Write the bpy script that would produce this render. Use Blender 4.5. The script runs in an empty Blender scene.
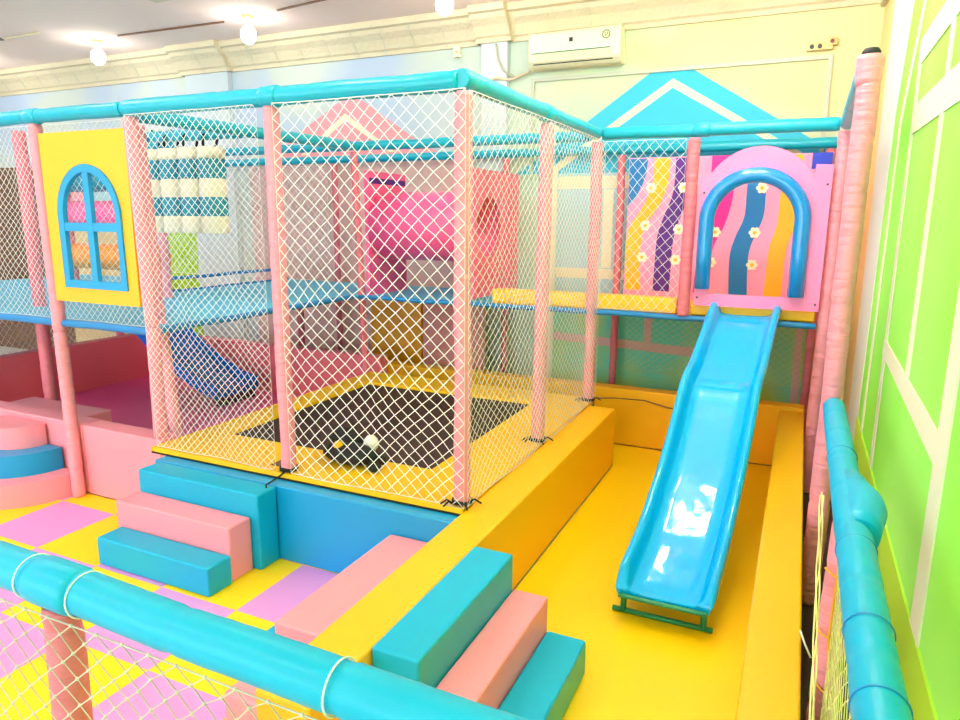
import bpy, math, random
from mathutils import Vector, Matrix, noise
from mathutils.geometry import tessellate_polygon
random.seed(7)
PI = math.pi
SC = bpy.context.scene
COL = SC.collection

# ---------------------------------------------------------------- materials
def srgb(c):
    return tuple(((v/255)/12.92 if v/255 <= .04045 else ((v/255+.055)/1.055)**2.4) for v in c) + (1.0,)
MATS = {}
def mat(name, c, rough=.5, bump=0.0, bscale=30, stretch=(1, 1, 1), c2=None, cscale=3, spec=.5, metal=0.0, coat=0.0, bdist=.01, detail=3):
    if name in MATS: return MATS[name]
    m = bpy.data.materials.new(name); m.use_nodes = True
    nt = m.node_tree; b = nt.nodes['Principled BSDF']
    b.inputs['Base Color'].default_value = srgb(c)
    b.inputs['Roughness'].default_value = rough
    b.inputs['Specular IOR Level'].default_value = spec
    b.inputs['Metallic'].default_value = metal
    b.inputs['Coat Weight'].default_value = coat
    b.inputs['Coat Roughness'].default_value = .06
    tc = nt.nodes.new('ShaderNodeTexCoord')
    if c2:
        n = nt.nodes.new('ShaderNodeTexNoise'); n.inputs['Scale'].default_value = cscale; n.inputs['Detail'].default_value = 3
        r = nt.nodes.new('ShaderNodeValToRGB')
        r.color_ramp.elements[0].position = .38; r.color_ramp.elements[1].position = .62
        r.color_ramp.elements[0].color = srgb(c); r.color_ramp.elements[1].color = srgb(c2)
        nt.links.new(tc.outputs['Object'], n.inputs['Vector'])
        nt.links.new(n.outputs['Fac'], r.inputs['Fac']); nt.links.new(r.outputs['Color'], b.inputs['Base Color'])
    if bump:
        mp = nt.nodes.new('ShaderNodeMapping'); mp.inputs['Scale'].default_value = stretch
        n2 = nt.nodes.new('ShaderNodeTexNoise'); n2.inputs['Scale'].default_value = bscale; n2.inputs['Detail'].default_value = detail
        bp = nt.nodes.new('ShaderNodeBump'); bp.inputs['Strength'].default_value = bump; bp.inputs['Distance'].default_value = bdist
        nt.links.new(tc.outputs['Object'], mp.inputs['Vector']); nt.links.new(mp.outputs['Vector'], n2.inputs['Vector'])
        nt.links.new(n2.outputs['Fac'], bp.inputs['Height']); nt.links.new(bp.outputs['Normal'], b.inputs['Normal'])
    MATS[name] = m
    return m
def emit(name, c, s):
    m = bpy.data.materials.new(name); m.use_nodes = True
    b = m.node_tree.nodes['Principled BSDF']
    b.inputs['Base Color'].default_value = (1, 1, 1, 1)
    b.inputs['Emission Color'].default_value = srgb(c); b.inputs['Emission Strength'].default_value = s
    return m

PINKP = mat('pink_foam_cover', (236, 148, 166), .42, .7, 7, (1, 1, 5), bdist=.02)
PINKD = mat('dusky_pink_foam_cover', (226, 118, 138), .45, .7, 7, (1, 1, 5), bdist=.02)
PINKV = mat('pink_vinyl', (246, 150, 166), .38, .12, 7, bdist=.01, spec=.3)
PINKPIT = mat('pit_pink_vinyl', (255, 120, 135), .4, .1, 6)
PINKFL = mat('pit_floor_pink', (255, 92, 156), .35, .08, 5)
BLUER = mat('blue_foam_cover', (0, 168, 200), .3, .4, 8, (1, 1, 1), bdist=.008)
BLUEV = mat('blue_vinyl', (0, 166, 212), .36, .15, 6, bdist=.01, spec=.3)
BLUEW = mat('blue_base_vinyl', (0, 150, 212), .36, .12, 5, bdist=.01)
YELV = mat('yellow_vinyl', (255, 197, 0), .38, .08, 6, bdist=.008)
YELO = mat('amber_vinyl', (250, 182, 0), .4, .06, 6, bdist=.006)
YELFL = mat('yellow_floor_vinyl', (255, 206, 0), .36, .05, 5, bdist=.006)
YELB = mat('yellow_board', (255, 182, 0), .4)
BLUEBOARD = mat('blue_board', (20, 150, 210), .4)
BEAM = mat('deck_edge_blue', (20, 130, 200), .4, .1, 20)
DECK = mat('deck_blue_vinyl', (60, 190, 236), .4, .1, 6)
SLIDEM = mat('slide_plastic', (0, 172, 248), .06, .25, 5, (1, .7, 1), coat=0, bdist=.02, detail=2)
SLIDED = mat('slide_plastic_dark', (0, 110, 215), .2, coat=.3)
GREENM = mat('green_painted_metal', (10, 130, 90), .4)
NETM = mat('cream_nylon', (244, 244, 246), .6)
NETF = mat('beige_nylon_rope', (214, 200, 190), .6)
NETY = mat('pale_yellow_nylon', (240, 232, 150), .6)
BLACK = mat('black_fabric', (18, 18, 24), .7)
MATB = mat('trampoline_weave', (58, 36, 36), .6, .2, 120)
WHITE = mat('white_plastic', (240, 240, 236), .4)
ACM = mat('aged_white_plastic', (240, 238, 205), .35)
ACL = mat('louver_plastic', (225, 205, 180), .4)
DARK = mat('dark_grey', (45, 45, 50), .5)
BRASS = mat('tan_plastic', (205, 170, 110), .35, metal=.3)
GREY = mat('grey_conduit', (190, 196, 180), .5)
CEIL = mat('ceiling_paint', (250, 228, 218), .85, .05, 40)
CREAM = mat('crown_plaster', (222, 208, 178), .75, .5, 26, (1, 1, 1), bdist=.02)
RAINP = mat('candy_pink_board', (255, 158, 205), .35)
ARCHP = mat('bright_pink_board', (255, 134, 190), .35)
ARCHB = mat('blue_padded_vinyl', (0, 132, 214), .2, .1, 10, coat=.4)
PURP = mat('purple_print', (88, 14, 140), .4)
MAGE = mat('magenta_print', (226, 20, 160), .4)
ROYAL = mat('blue_print', (0, 118, 196), .4)
ULTRA = mat('ultramarine_print', (30, 60, 215), .4)
GOLD = mat('gold_print', (246, 186, 0), .4)
PETAL = mat('petal_print', (255, 246, 224), .4)
TUNP = mat('tunnel_pink', (255, 96, 160), .3, .1, 8)
TUNPAN = mat('tunnel_panel_pink', (250, 110, 150), .35)
BAGC = mat('cream_bag_cloth', (226, 220, 200), .6, .3, 18)
BAGT = mat('teal_bag_cloth', (0, 140, 170), .5, .3, 18)
MURB = mat('mural_blue', (62, 192, 226), .8)
MURP = mat('mural_pink', (244, 160, 172), .8)
MURC = mat('mural_cream', (236, 232, 205), .8)
MURLB = mat('mural_pale_blue', (178, 214, 226), .8)
MURM = mat('mural_mauve', (226, 186, 184), .8)
MURG = mat('olive_green_tint', (196, 216, 80), .8, c2=(110, 220, 200), cscale=1.2)
LIME = mat('mural_lime', (170, 214, 30), .8)
GREENW = mat('mural_bright_green', (140, 232, 62), .7, c2=(158, 240, 96), cscale=.8)
GREENL = mat('mural_stroke', (226, 226, 196), .8)
GREENY = mat('mural_yellow_green', (176, 220, 50), .75)
MURW = mat('mural_pale_white', (222, 228, 216), .8)
MURO = mat('mural_soft_orange', (250, 218, 150), .8)
FLOORG = mat('grey_floor', (222, 216, 210), .6)
BULB = emit('bulb_glow', (255, 250, 240), 36)
BULB2 = emit('added_bulb_glow', (255, 250, 244), 105)
ORANGE = mat('orange_vinyl', (248, 150, 40), .4)
ORCORD = mat('orange_cord', (240, 170, 30), .6)
SHADEB = mat('brown_shade', (120, 84, 60), .7)

def wall_material():
    m = bpy.data.materials.new('pastel_wall_paint'); m.use_nodes = True
    nt = m.node_tree; b = nt.nodes['Principled BSDF']; b.inputs['Roughness'].default_value = .85
    tc = nt.nodes.new('ShaderNodeTexCoord'); n = nt.nodes.new('ShaderNodeTexNoise')
    n.inputs['Scale'].default_value = 1.1; n.inputs['Detail'].default_value = 1.5
    sp = nt.nodes.new('ShaderNodeSeparateXYZ'); mr = nt.nodes.new('ShaderNodeMapRange')
    mr.inputs['From Min'].default_value = -4.2; mr.inputs['From Max'].default_value = -1.6
    r1 = nt.nodes.new('ShaderNodeValToRGB'); r2 = nt.nodes.new('ShaderNodeValToRGB')
    for r, a, c in ((r1, (184, 200, 226), (204, 212, 206)), (r2, (222, 218, 166), (182, 212, 196))):
        r.color_ramp.elements[0].position = .4; r.color_ramp.elements[1].position = .6
        r.color_ramp.elements[0].color = srgb(a); r.color_ramp.elements[1].color = srgb(c)
        nt.links.new(n.outputs['Fac'], r.inputs['Fac'])
    mx = nt.nodes.new('ShaderNodeMix'); mx.data_type = 'RGBA'
    nt.links.new(tc.outputs['Object'], n.inputs['Vector']); nt.links.new(tc.outputs['Object'], sp.inputs[0])
    nt.links.new(sp.outputs['X'], mr.inputs['Value']); nt.links.new(mr.outputs['Result'], mx.inputs['Factor'])
    nt.links.new(r1.outputs['Color'], mx.inputs['A']); nt.links.new(r2.outputs['Color'], mx.inputs['B'])
    nt.links.new(mx.outputs['Result'], b.inputs['Base Color'])
    return m
def tile_material():
    m = bpy.data.materials.new('checker_foam_mat'); m.use_nodes = True
    nt = m.node_tree; b = nt.nodes['Principled BSDF']; b.inputs['Roughness'].default_value = .55
    tc = nt.nodes.new('ShaderNodeTexCoord'); mp = nt.nodes.new('ShaderNodeMapping'); ck = nt.nodes.new('ShaderNodeTexChecker')
    T = .536
    mp.inputs['Location'].default_value = (2.5/T, -2.95/T, .5); mp.inputs['Scale'].default_value = (1/T, 1/T, 0)
    ck.inputs['Scale'].default_value = 1.0
    ck.inputs['Color1'].default_value = srgb((222, 150, 222)); ck.inputs['Color2'].default_value = srgb((255, 214, 0))
    nt.links.new(tc.outputs['Object'], mp.inputs['Vector']); nt.links.new(mp.outputs['Vector'], ck.inputs['Vector'])
    nt.links.new(ck.outputs['Color'], b.inputs['Base Color'])
    return m

# ---------------------------------------------------------------- mesh builder
class MB:
    def __init__(s): s.v = []; s.f = []; s.m = []; s.sm = []
    def add(s, vs, fs, mi=0, smooth=False):
        o = len(s.v); s.v += [tuple(p) for p in vs]
        for f in fs: s.f.append(tuple(i+o for i in f)); s.m.append(mi); s.sm.append(smooth)
        return s
    def box(s, x0, x1, y0, y1, z0, z1, mi=0):
        vs = [(x, y, z) for z in (z0, z1) for y in (y0, y1) for x in (x0, x1)]
        return s.add(vs, [(0, 2, 3, 1), (4, 5, 7, 6), (0, 1, 5, 4), (2, 6, 7, 3), (0, 4, 6, 2), (1, 3, 7, 5)], mi)
    def tube(s, pts, rad, n=12, mi=0, cap=True, smooth=True):
        pts = [Vector(p) for p in pts]
        if not hasattr(rad, '__len__'): rad = [rad]*len(pts)
        rings = []; prev = None
        for i, p in enumerate(pts):
            t = (pts[min(i+1, len(pts)-1)] - pts[max(i-1, 0)]).normalized()
            if prev is None:
                a = Vector((0, 0, 1)) if abs(t.z) < .9 else Vector((1, 0, 0))
                u = t.cross(a).normalized()
            else:
                u = (prev - t*prev.dot(t)).normalized()
            prev = u; w = t.cross(u)
            rings.append([p + (u*math.cos(2*PI*k/n) + w*math.sin(2*PI*k/n))*rad[i] for k in range(n)])
        vs = [q for r in rings for q in r]
        fs = [(i*n+k, i*n+(k+1) % n, (i+1)*n+(k+1) % n, (i+1)*n+k) for i in range(len(pts)-1) for k in range(n)]
        s.add(vs, fs, mi, smooth)
        if cap:
            o = len(s.v) - len(vs)
            s.f.append(tuple(o+k for k in range(n-1, -1, -1))); s.m.append(mi); s.sm.append(False)
            o2 = o + (len(pts)-1)*n
            s.f.append(tuple(o2+k for k in range(n))); s.m.append(mi); s.sm.append(False)
        return s
    def foam(s, p, q, r, seed=0, n=16, seam=.52, mi=0, step=.022, sag=0.0):
        p = Vector(p); q = Vector(q); L = (q-p).length; k = max(2, int(L/step)); pts = []; rs = []
        rnd = random.Random(seed); ph = rnd.random()*seam
        for i in range(k+1):
            t = i/k; d = t*L
            dev = Vector((noise.noise(Vector((d*2.2, seed, 0))), noise.noise(Vector((d*2.2, seed, 9))), 0))*.006
            if abs((q-p).normalized().z) < .5: dev = Vector((0, dev.x, dev.y))
            pts.append(p.lerp(q, t) + dev - Vector((0, 0, sag*4*t*(1-t))))
            rr = r*(1 + .035*noise.noise(Vector((d*9, seed*1.7, 3))) + .018*noise.noise(Vector((d*40, seed, 7))))
            if seam and abs(((d+ph) % seam) - seam/2) < step*.6: rr *= .93
            rs.append(rr)
        rs[0] *= .9; rs[-1] *= .9
        return s.tube(pts, rs, n, mi)
    def sphere(s, c, rx, ry=None, rz=None, n=12, mi=0):
        ry = ry or rx; rz = rz or rx; c = Vector(c); vs = [c+Vector((0, 0, rz))]
        m = max(4, n//2)
        for i in range(1, m):
            a = PI*i/m
            for k in range(n): vs.append(c+Vector((rx*math.sin(a)*math.cos(2*PI*k/n), ry*math.sin(a)*math.sin(2*PI*k/n), rz*math.cos(a))))
        vs.append(c-Vector((0, 0, rz))); e = len(vs)-1
        fs = [(0, 1+k, 1+(k+1) % n) for k in range(n)]
        for i in range(m-2): fs += [(1+i*n+k, 1+(i+1)*n+k, 1+(i+1)*n+(k+1) % n, 1+i*n+(k+1) % n) for k in range(n)]
        fs += [(e, 1+(m-2)*n+(k+1) % n, 1+(m-2)*n+k) for k in range(n)]
        return s.add(vs, fs, mi, True)
    def plate(s, outer, holes, axis, a, b, mi=0):
        """outline in the two remaining axes, extruded from a to b along axis"""
        loops = [outer] + list(holes)
        tri = tessellate_polygon([[Vector((p[0], p[1], 0)) for p in lp] for lp in loops])
        flat = [p for lp in loops for p in lp]
        def P(p, d):
            if axis == 'x': return (d, p[0], p[1])
            if axis == 'y': return (p[0], d, p[1])
            return (p[0], p[1], d)
        vs = [P(p, a) for p in flat] + [P(p, b) for p in flat]; N = len(flat)
        fs = [tuple(t) for t in tri] + [tuple(i+N for i in reversed(t)) for t in tri]
        o = 0
        for lp in loops:
            k = len(lp)
            fs += [(o+i, o+(i+1) % k, o+(i+1) % k+N, o+i+N) for i in range(k)]
            o += k
        return s.add(vs, fs, mi)
    def build(s, name, mats, parent=None, bevel=0, seg=2):
        if not isinstance(mats, (list, tuple)): mats = [mats]
        if parent is not None: org = Vector(parent.matrix_world.translation) if parent.parent is None else WORLD[parent.name]
        else:
            xs = [v[0] for v in s.v]; ys = [v[1] for v in s.v]; zs = [v[2] for v in s.v]
            org = Vector(((min(xs)+max(xs))/2, (min(ys)+max(ys))/2, min(zs)))
        if parent is not None and parent.name in WORLD: org = WORLD[parent.name]
        me = bpy.data.meshes.new(name)
        me.from_pydata([(v[0]-org.x, v[1]-org.y, v[2]-org.z) for v in s.v], [], s.f)
        for m in mats: me.materials.append(m)
        me.polygons.foreach_set('material_index', s.m); me.polygons.foreach_set('use_smooth', s.sm)
        me.update()
        o = bpy.data.objects.new(name, me); COL.objects.link(o)
        if parent is not None: o.parent = parent
        else: o.location = org
        WORLD[o.name] = org.copy()
        if bevel:
            b = o.modifiers.new('bevel', 'BEVEL'); b.width = bevel; b.segments = seg; b.limit_method = 'ANGLE'
            for p in me.polygons: p.use_smooth = True
            w = o.modifiers.new('wn', 'WEIGHTED_NORMAL'); w.keep_sharp = False
        return o
WORLD = {}
def tag(o, label, cat, group=None):
    o['label'] = label; o['category'] = cat
    if group: o['group'] = group
    return o
def thing(name, loc, label, cat, group=None):
    o = bpy.data.objects.new(name, None); COL.objects.link(o); o.location = loc
    WORLD[o.name] = Vector(loc); return tag(o, label, cat, group)
def struct(name, mb, mats, bevel=0):
    o = mb.build(name, mats, None, bevel); o['kind'] = 'structure'; return o

# net: diamond mesh between four corners (bottom-left A, bottom-right B, top-left D, top-right E)
def net(A, B, D, E, cu, cv, r, seed=0, bulge=.02, jit=.035, knots=False, gather=0, mb=None, mi=0, edge=True):
    mb = mb or MB(); A, B, D, E = map(Vector, (A, B, D, E))
    W = ((B-A).length + (E-D).length)/2; H = ((D-A).length + (E-B).length)/2
    nu = max(2, int(round(W/cu*2))); nv = max(2, int(round(H/cv*2)))
    N = (B-A).cross(D-A).normalized(); U = (B-A).normalized(); V = (D-A).normalized()
    P = {}
    for i in range(nu+1):
        for j in range(nv+1):
            if (i+j) % 2: continue
            u = i/nu; v = j/nv
            env = 4*u*(1-u); ev = 4*v*(1-v)
            q = Vector((i*.07, j*.07, seed*3.1)); q2 = Vector((i*.9, j*.9, seed*5.1+2))
            v2 = v + gather*env*.06*math.sin(PI*v)
            p = A.lerp(B, u).lerp(D.lerp(E, u), v2)
            d = noise.noise(q)*bulge*2*min(1, env*3)
            p += N*d + (U*noise.noise(q2)*cu + V*noise.noise(q2+Vector((7, 7, 7)))*cv)*jit*2*min(1, env*4)*min(1, ev*6)
            p += (U*noise.noise(q*1.7+Vector((3, 1, 5)))*.018 + V*noise.noise(q*1.7+Vector((13, 1, 5)))*.018)*min(1, env*3)*min(1, ev*3)
            P[i, j] = p
    def seg(a, b, rr):
        t = b-a
        if t.length < 1e-6: return
        t.normalize(); u = t.cross(Vector((.3, .5, .81))).normalized(); w = t.cross(u)
        vs = []
        for c in (a, b):
            for k in range(3): vs.append(c + (u*math.cos(2*PI*k/3)+w*math.sin(2*PI*k/3))*rr)
        mb.add(vs, [(0, 1, 4, 3), (1, 2, 5, 4), (2, 0, 3, 5)], mi, True)
    for (i, j), p in P.items():
        for dj in (1, -1):
            if (i+1, j+dj) in P: seg(p, P[i+1, j+dj], r)
        if knots: mb.sphere(p, r*2.7, n=6, mi=mi)
    if edge:
        for j in (0, nv):
            ks = sorted(k for k in P if k[1] == j)
            for a, b in zip(ks, ks[1:]): seg(P[a], P[b], r*1.3)
        for i in (0, nu):
            ks = sorted(k for k in P if k[0] == i)
            for a, b in zip(ks, ks[1:]): seg(P[a], P[b], r*.5)
    return mb

# ================================================================= SETTING
X0, X1, Y0, Y1, ZC = -13.0, .42, -5.0, 6.8, 4.02
struct('floor', MB().box(X0, X1+.1, Y0, Y1+.1, -.12, -.02), FLOORG)
WALLM = wall_material()
mb = MB().box(X0, X1+.1, Y1, Y1+.12, -.02, ZC)
wb = mb.build('wall_back', WALLM); wb['kind'] = 'structure'
wb.location = (0, 0, 0)
for v in wb.data.vertices: v.co += WORLD[wb.name]
WORLD[wb.name] = Vector((0, 0, 0))
wr = struct('wall_right', MB().box(X1, X1+.12, Y0, Y1, -.02, ZC), GREENW)
struct('wall_left', MB().box(X0-.12, X0, Y0, Y1+.1, -.02, ZC), MURLB)
# unseen wall behind the camera: piers and lintel around openings added to admit daylight
struct('unseen_wall_front', MB().box(X0, X1, Y0-.12, Y0, -.02, .5).box(X0, X1, Y0-.12, Y0, 3.3, ZC)
       .box(-12.9, -12.4, Y0-.12, Y0, .5, 3.3).box(-8.4, -8.0, Y0-.12, Y0, .5, 3.3).box(-4.0, -3.6, Y0-.12, Y0, .5, 3.3).box(.1, .42, Y0-.12, Y0, .5, 3.3), MURLB)
struct('ceiling', MB().box(X0, X1+.1, Y0-.1, Y1+.1, ZC, ZC+.1), CEIL)
# pilasters on the back wall
for i, (a, b) in enumerate(((-3.12, -2.84), (-7.2, -6.5))):
    struct('trim_%d' % (i+1), MB().box(a, b, Y1-.07, Y1, 0, 3.76), mat('pilaster_paint', (204, 214, 222), .85))
# crown moulding: swept profile with little ribs
def crown():
    prof = [(0, 3.72), (.03, 3.72), (.035, 3.76), (.06, 3.775), (.07, 3.80), (.11, 3.86), (.17, 3.91), (.19, 3.95), (.235, 3.96), (.24, 4.0), (.24, ZC)]
    m = MB(); segs = [(X0, -7.25, 0), (-7.25, -6.45, .07), (-6.45, -3.17, 0), (-3.17, -2.79, .07), (-2.79, X1, 0)]
    for a, b, off in segs:
        n = max(1, int((b-a)/.36))
        for k in range(n):
            p = a+(b-a)*k/n; q = a+(b-a)*(k+1)/n
            for (u0, u1, sc) in ((p, q-.02, 0), (q-.02, q, .006)):
                vs = []
                for u in (u0, u1):
                    for d, z in prof: vs.append((u, Y1-off-d-(sc if 0 < d < .2 else 0), z))
                L = len(prof)
                m.add(vs, [(i, i+1, L+i+1, L+i) for i in range(L-1)], 0, False)
        m.add([(a, Y1-off-d, z) for d, z in prof]+[(a, Y1, ZC), (a, Y1, 3.72)], [tuple(range(len(prof)+2))])
        m.add([(b, Y1-off-d, z) for d, z in prof]+[(b, Y1, ZC), (b, Y1, 3.72)], [tuple(reversed(range(len(prof)+2)))])
    return m
struct('trim_3', crown(), CREAM)
# thin grey corner bead high on the right wall
struct('trim_4', MB().tube([(X1-.03, 6.6, 3.66), (X1-.03, 5.2, 3.66), (X1-.03, 3.0, 3.66)], .02, 8), GREY)

# painted murals on the back wall (thin paint layers, children of the wall)
def paint(name, pts, m, lift, ax='y', holes=(), parent=None):
    if ax == 'y': b = MB().plate(pts, holes, 'y', Y1-.001-lift, Y1+.001)
    else: b = MB().plate(pts, holes, 'x', X1-.001-lift, X1+.001)
    return b.build(name, m, parent)
paint('painted_pink_house', [(-5.65, 2.9), (-4.96, 3.27), (-4.84, 3.31), (-4.72, 3.31), (-4.62, 3.29), (-3.88, 2.81), (-3.5, 2.62), (-6.05, 2.62)], MURP, .002, parent=wb)
paint('painted_roof_line', [(-5.5, 2.72), (-4.85, 3.16), (-4.2, 2.72), (-4.28, 2.72), (-4.85, 3.08), (-5.4, 2.72)], MURC, .004, parent=wb)
paint('painted_house_front', [(-6.3, .0), (-6.3, 2.62), (-3.25, 2.62), (-3.25, 0)], MURM, .002, parent=wb)
paint('painted_house_front', [(-2.4, 0), (-2.4, 2.62), (.2, 2.62), (.2, 0)], MURLB, .002, parent=wb)
paint('painted_blue_roof', [(-2.75, 2.45), (-2.29, 2.74), (-1.39, 3.36), (-1.09, 3.36), (.13, 2.6), (.36, 2.45)], MURB, .004, parent=wb)
paint('painted_roof_line', [(-2.5, 2.42), (-1.22, 3.27), (.05, 2.5), (-.05, 2.5), (-1.22, 3.19), (-2.38, 2.42)], MURC, .006, parent=wb)
for i, (a, b, c, d) in enumerate(((-2.42, -2.3, 0, 2.5), (.0, .1, 0, 2.5), (-2.29, -.01, 1.42, 1.52), (-1.82, -1.72, 1.53, 2.29), (-2.29, -.01, 2.3, 2.42))):
    paint('painted_window_bar', [(a, c), (b, c), (b, d), (a, d)], MURC, .0062, parent=wb)
paint('painted_green_tint', [(-2.3, .0), (.3, .0), (.3, 1.22), (-2.3, 1.22)], MURG, .008, parent=wb)  # green cast of light from the yellow parts, put into the wall colour
paint('painted_window_bar', [(-2.3, .77), (-.3, .68), (-.3, .78), (-2.3, .85)], MURM, .010, parent=wb)
paint('painted_window_bar', [(-1.36, .8), (-1.28, .8), (-1.28, 1.22), (-1.36, 1.22)], MURM, .012, parent=wb)
paint('painted_window_bar', [(.02, 0), (.09, 0), (.06, 1.22), (0, 1.22)], MURM, .012, parent=wb)
paint('painted_lime_shrub', [(-8.2, 0), (-8.1, .9), (-7.98, 1.5), (-7.75, 1.78), (-7.05, 1.8), (-7.12, 1.5), (-7.36, 1.2), (-6.95, .9), (-6.75, .3), (-6.9, 0)], LIME, .002, parent=wb)
for (a, b, m) in ((-12.9, -11.9, MURM), (-9.9, -9.4, MURP), (-9.3, -8.9, MURLB)):
    paint('painted_stripe', [(a, 0), (b, 0), (b, 2.9), (a, 2.9)], m, .002, parent=wb)
struct('door_1', MB().box(-11.6, -10.2, Y1-.05, Y1-.004, 0, 2.7), SHADEB)
# green mural on the right wall
def gp(pts, m, lift): paint('painted_stroke', pts, m, lift, 'x', parent=wr)
gp([(6.8, .0), (6.8, 3.9), (4.45, 3.9), (4.61, 3.17), (4.89, 2.59), (4.94, .0)], MURW, .002)
gp([(6.8, .0), (6.8, 3.9), (5.9, 3.9), (5.85, 2.4), (5.6, .0)], MURO, .003)
gp([(4.15, 3.04), (4.0, 3.3), (3.94, 3.3), (4.06, 3.02), (4.50, 2.5), (4.55, .76), (4.64, .76), (4.58, 2.55)], GREENL, .003)
gp([(4.03, 2.83), (3.95, 2.83), (3.87, .76), (3.97, .76)], GREENL, .004)
gp([(3.18, 2.75), (3.10, 2.75), (3.08, 1.38), (3.17, 1.38)], GREENL, .004)
gp([(2.36, 3.6), (2.22, 3.6), (2.22, .76), (2.37, .76)], GREENL, .006)
gp([(4.03, 2.72), (4.03, 2.84), (1.2, 2.84), (1.2, 2.71)], GREENL, .005)
gp([(4.01, 2.41), (4.01, 2.54), (1.2, 2.50), (1.2, 2.36)], GREENL, .005)
gp([(4.0, 1.34), (4.0, 1.42), (2.3, 1.38), (2.3, 1.28)], GREENL, .005)
gp([(4.94, .0), (4.94, .76), (-2, .76), (-2, 0)], GREENY, .007)

# ================================================================= FLOORS AND PADS
m_ = MB().box(-8.4, -1.5, .6, 3.12, -.02, 0).build('play_mat', tile_material()); o = m_
# object coordinates must equal world coordinates for the checker
for v in o.data.vertices: v.co += WORLD[o.name]
o.location = (0, 0, 0); WORLD[o.name] = Vector((0, 0, 0))
tag(o, 'yellow and lilac checkered foam floor mat in front of the padded stairs', 'floor mat')
tag(MB().box(-1.27, .13, .6, 5.96, -.02, .0).box(-1.498, -1.27, 5.42, 5.96, -.02, 0).build('slide_pit_mat', YELFL), 'plain yellow floor mat beneath the long blue slide', 'floor mat')

def pad(name, b, m, label, cat, bev=.012, group=None):
    return tag(MB().box(*b).build(name, m, None, bev), label, cat, group)
pad('padded_barrier', (-1.50, -1.275, 1.5, 5.41, 0, .49), YELO, 'long yellow padded barrier between the trampoline and the slide pit', 'padded barrier')
tag(MB().box(.135, .415, .6, 6.2, -.02, .0).build('shade_strip', mat('maroon_shade', (62, 30, 34), .7)), 'dark maroon strip painting the shade in the gap between the yellow block and the green wall', 'floor mat')  # dark colour stands in for the shade in this narrow gap
pad('padded_barrier', (-.06, .125, .9, 5.96, 0, .49), YELO, 'long yellow padded block along the right side of the slide pit', 'padded barrier')
pad('padded_barrier', (-3.95, .125, 5.97, 6.12, 0, .52), YELO, 'yellow padded wall across the back of the pit, behind the slide', 'padded barrier')
pad('padded_barrier', (-3.80, -3.675, 3.115, 3.19, 0, .46), PINKV, 'narrow pink padding strip under the front left corner of the trampoline pad', 'padded barrier')
# left stairs
pad('padded_step', (-3.58, -2.71, 2.44, 2.61, 0, .17), BLUEV, 'lowest turquoise step of the stairs up to the trampoline', 'padded step', group=None)
pad('padded_step', (-3.62, -2.72, 2.612, 2.785, 0, .325), PINKV, 'pink middle step of the stairs up to the trampoline', 'padded step')
pad('padded_step', (-3.625, -2.665, 2.787, 2.945, 0, .462), BLUEV, 'top turquoise step of the stairs, against the blue trampoline base', 'padded step')
# right stairs
pad('padded_step', (-1.272, -1.075, 1.84, 2.71, 0, .50), BLUEV, 'tall turquoise step against the right side of the yellow barrier', 'padded step')
pad('padded_step', (-1.072, -.902, 1.86, 2.71, 0, .33), PINKV, 'pink middle step going down into the yellow slide pit', 'padded step')
pad('padded_step', (-.90, -.715, 1.87, 2.70, 0, .17), BLUEV, 'lowest turquoise step standing on the yellow slide pit floor', 'padded step')
# mirrored stairs on the checker side
pad('padded_step', (-1.885, -1.503, 2.02, 2.945, 0, .33), PINKV, 'long pink bench step against the left side of the yellow barrier', 'padded step')
pad('padded_step', (-2.05, -1.887, 2.0, 2.945, 0, .17), BLUEV, 'low turquoise step peeking out beside the long pink bench step', 'padded step')
pad('padded_step', (-1.88, -1.70, 1.72, 1.995, 0, .20), PINKV, 'small pink block seen just under the front blue rail', 'padded step')
pad('padded_step', (-1.695, -1.503, 1.81, 2.01, 0, .18), BLUEV, 'small turquoise block between the pink bench and the pink block', 'padded step')

# curved corner steps
def halfdisc(cx, cy, r, z0, z1, r_in=0):
    pts = [(cx + r*math.cos(PI + PI*k/32), cy + r*math.sin(PI + PI*k/32)) for k in range(33)]
    if r_in: pts += [(cx + r_in*math.cos(2*PI - PI*k/24), cy + r_in*math.sin(2*PI - PI*k/24)) for k in range(25)]
    return MB().plate(pts, [], 'z', z0, z1)
cx = -5.22
for (r, z0_, z, m, lb) in ((.56, 0, .17, PINKV, 'lowest pink half-round step by the left pink wall'),
                          (.40, .171, .33, BLUEW, 'blue half-round middle step by the left pink wall'),
                          (.24, .331, .49, PINKV, 'top pink half-round step by the left pink wall')):
    tag(halfdisc(cx, 3.10, r, z0_, z).build('round_step', m, None, .010), lb, 'padded step')

# pink ball pit area
pad('pit_floor_pad', (-7.1, -3.80, 3.30, 5.8, -.02, .10), PINKFL, 'bright pink floor pad below the blue raised deck', 'floor pad')
pad('padded_barrier', (-4.60, -3.81, 3.12, 3.28, 0, .525), PINKV, 'pink padded wall section between the left stairs and the leaning post', 'padded barrier')
pad('padded_barrier', (-7.2, -4.604, 3.12, 3.28, 0, .53), PINKV, 'pink padded wall section behind the half-round steps', 'padded barrier')
pad('padded_barrier', (-5.8, -4.85, 3.285, 3.55, .10, .50), PINKV, 'short pink padded block on the pit side of the pink wall', 'padded barrier')
pad('padded_barrier', (-7.25, -7.1, 3.29, 5.8, 0, .62), PINKPIT, 'deep pink padded wall along the left side of the pink pit', 'padded barrier')
pad('padded_barrier', (-7.25, -3.80, 5.81, 5.95, 0, .62), PINKPIT, 'deep pink padded wall at the back of the pink pit', 'padded barrier')

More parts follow.
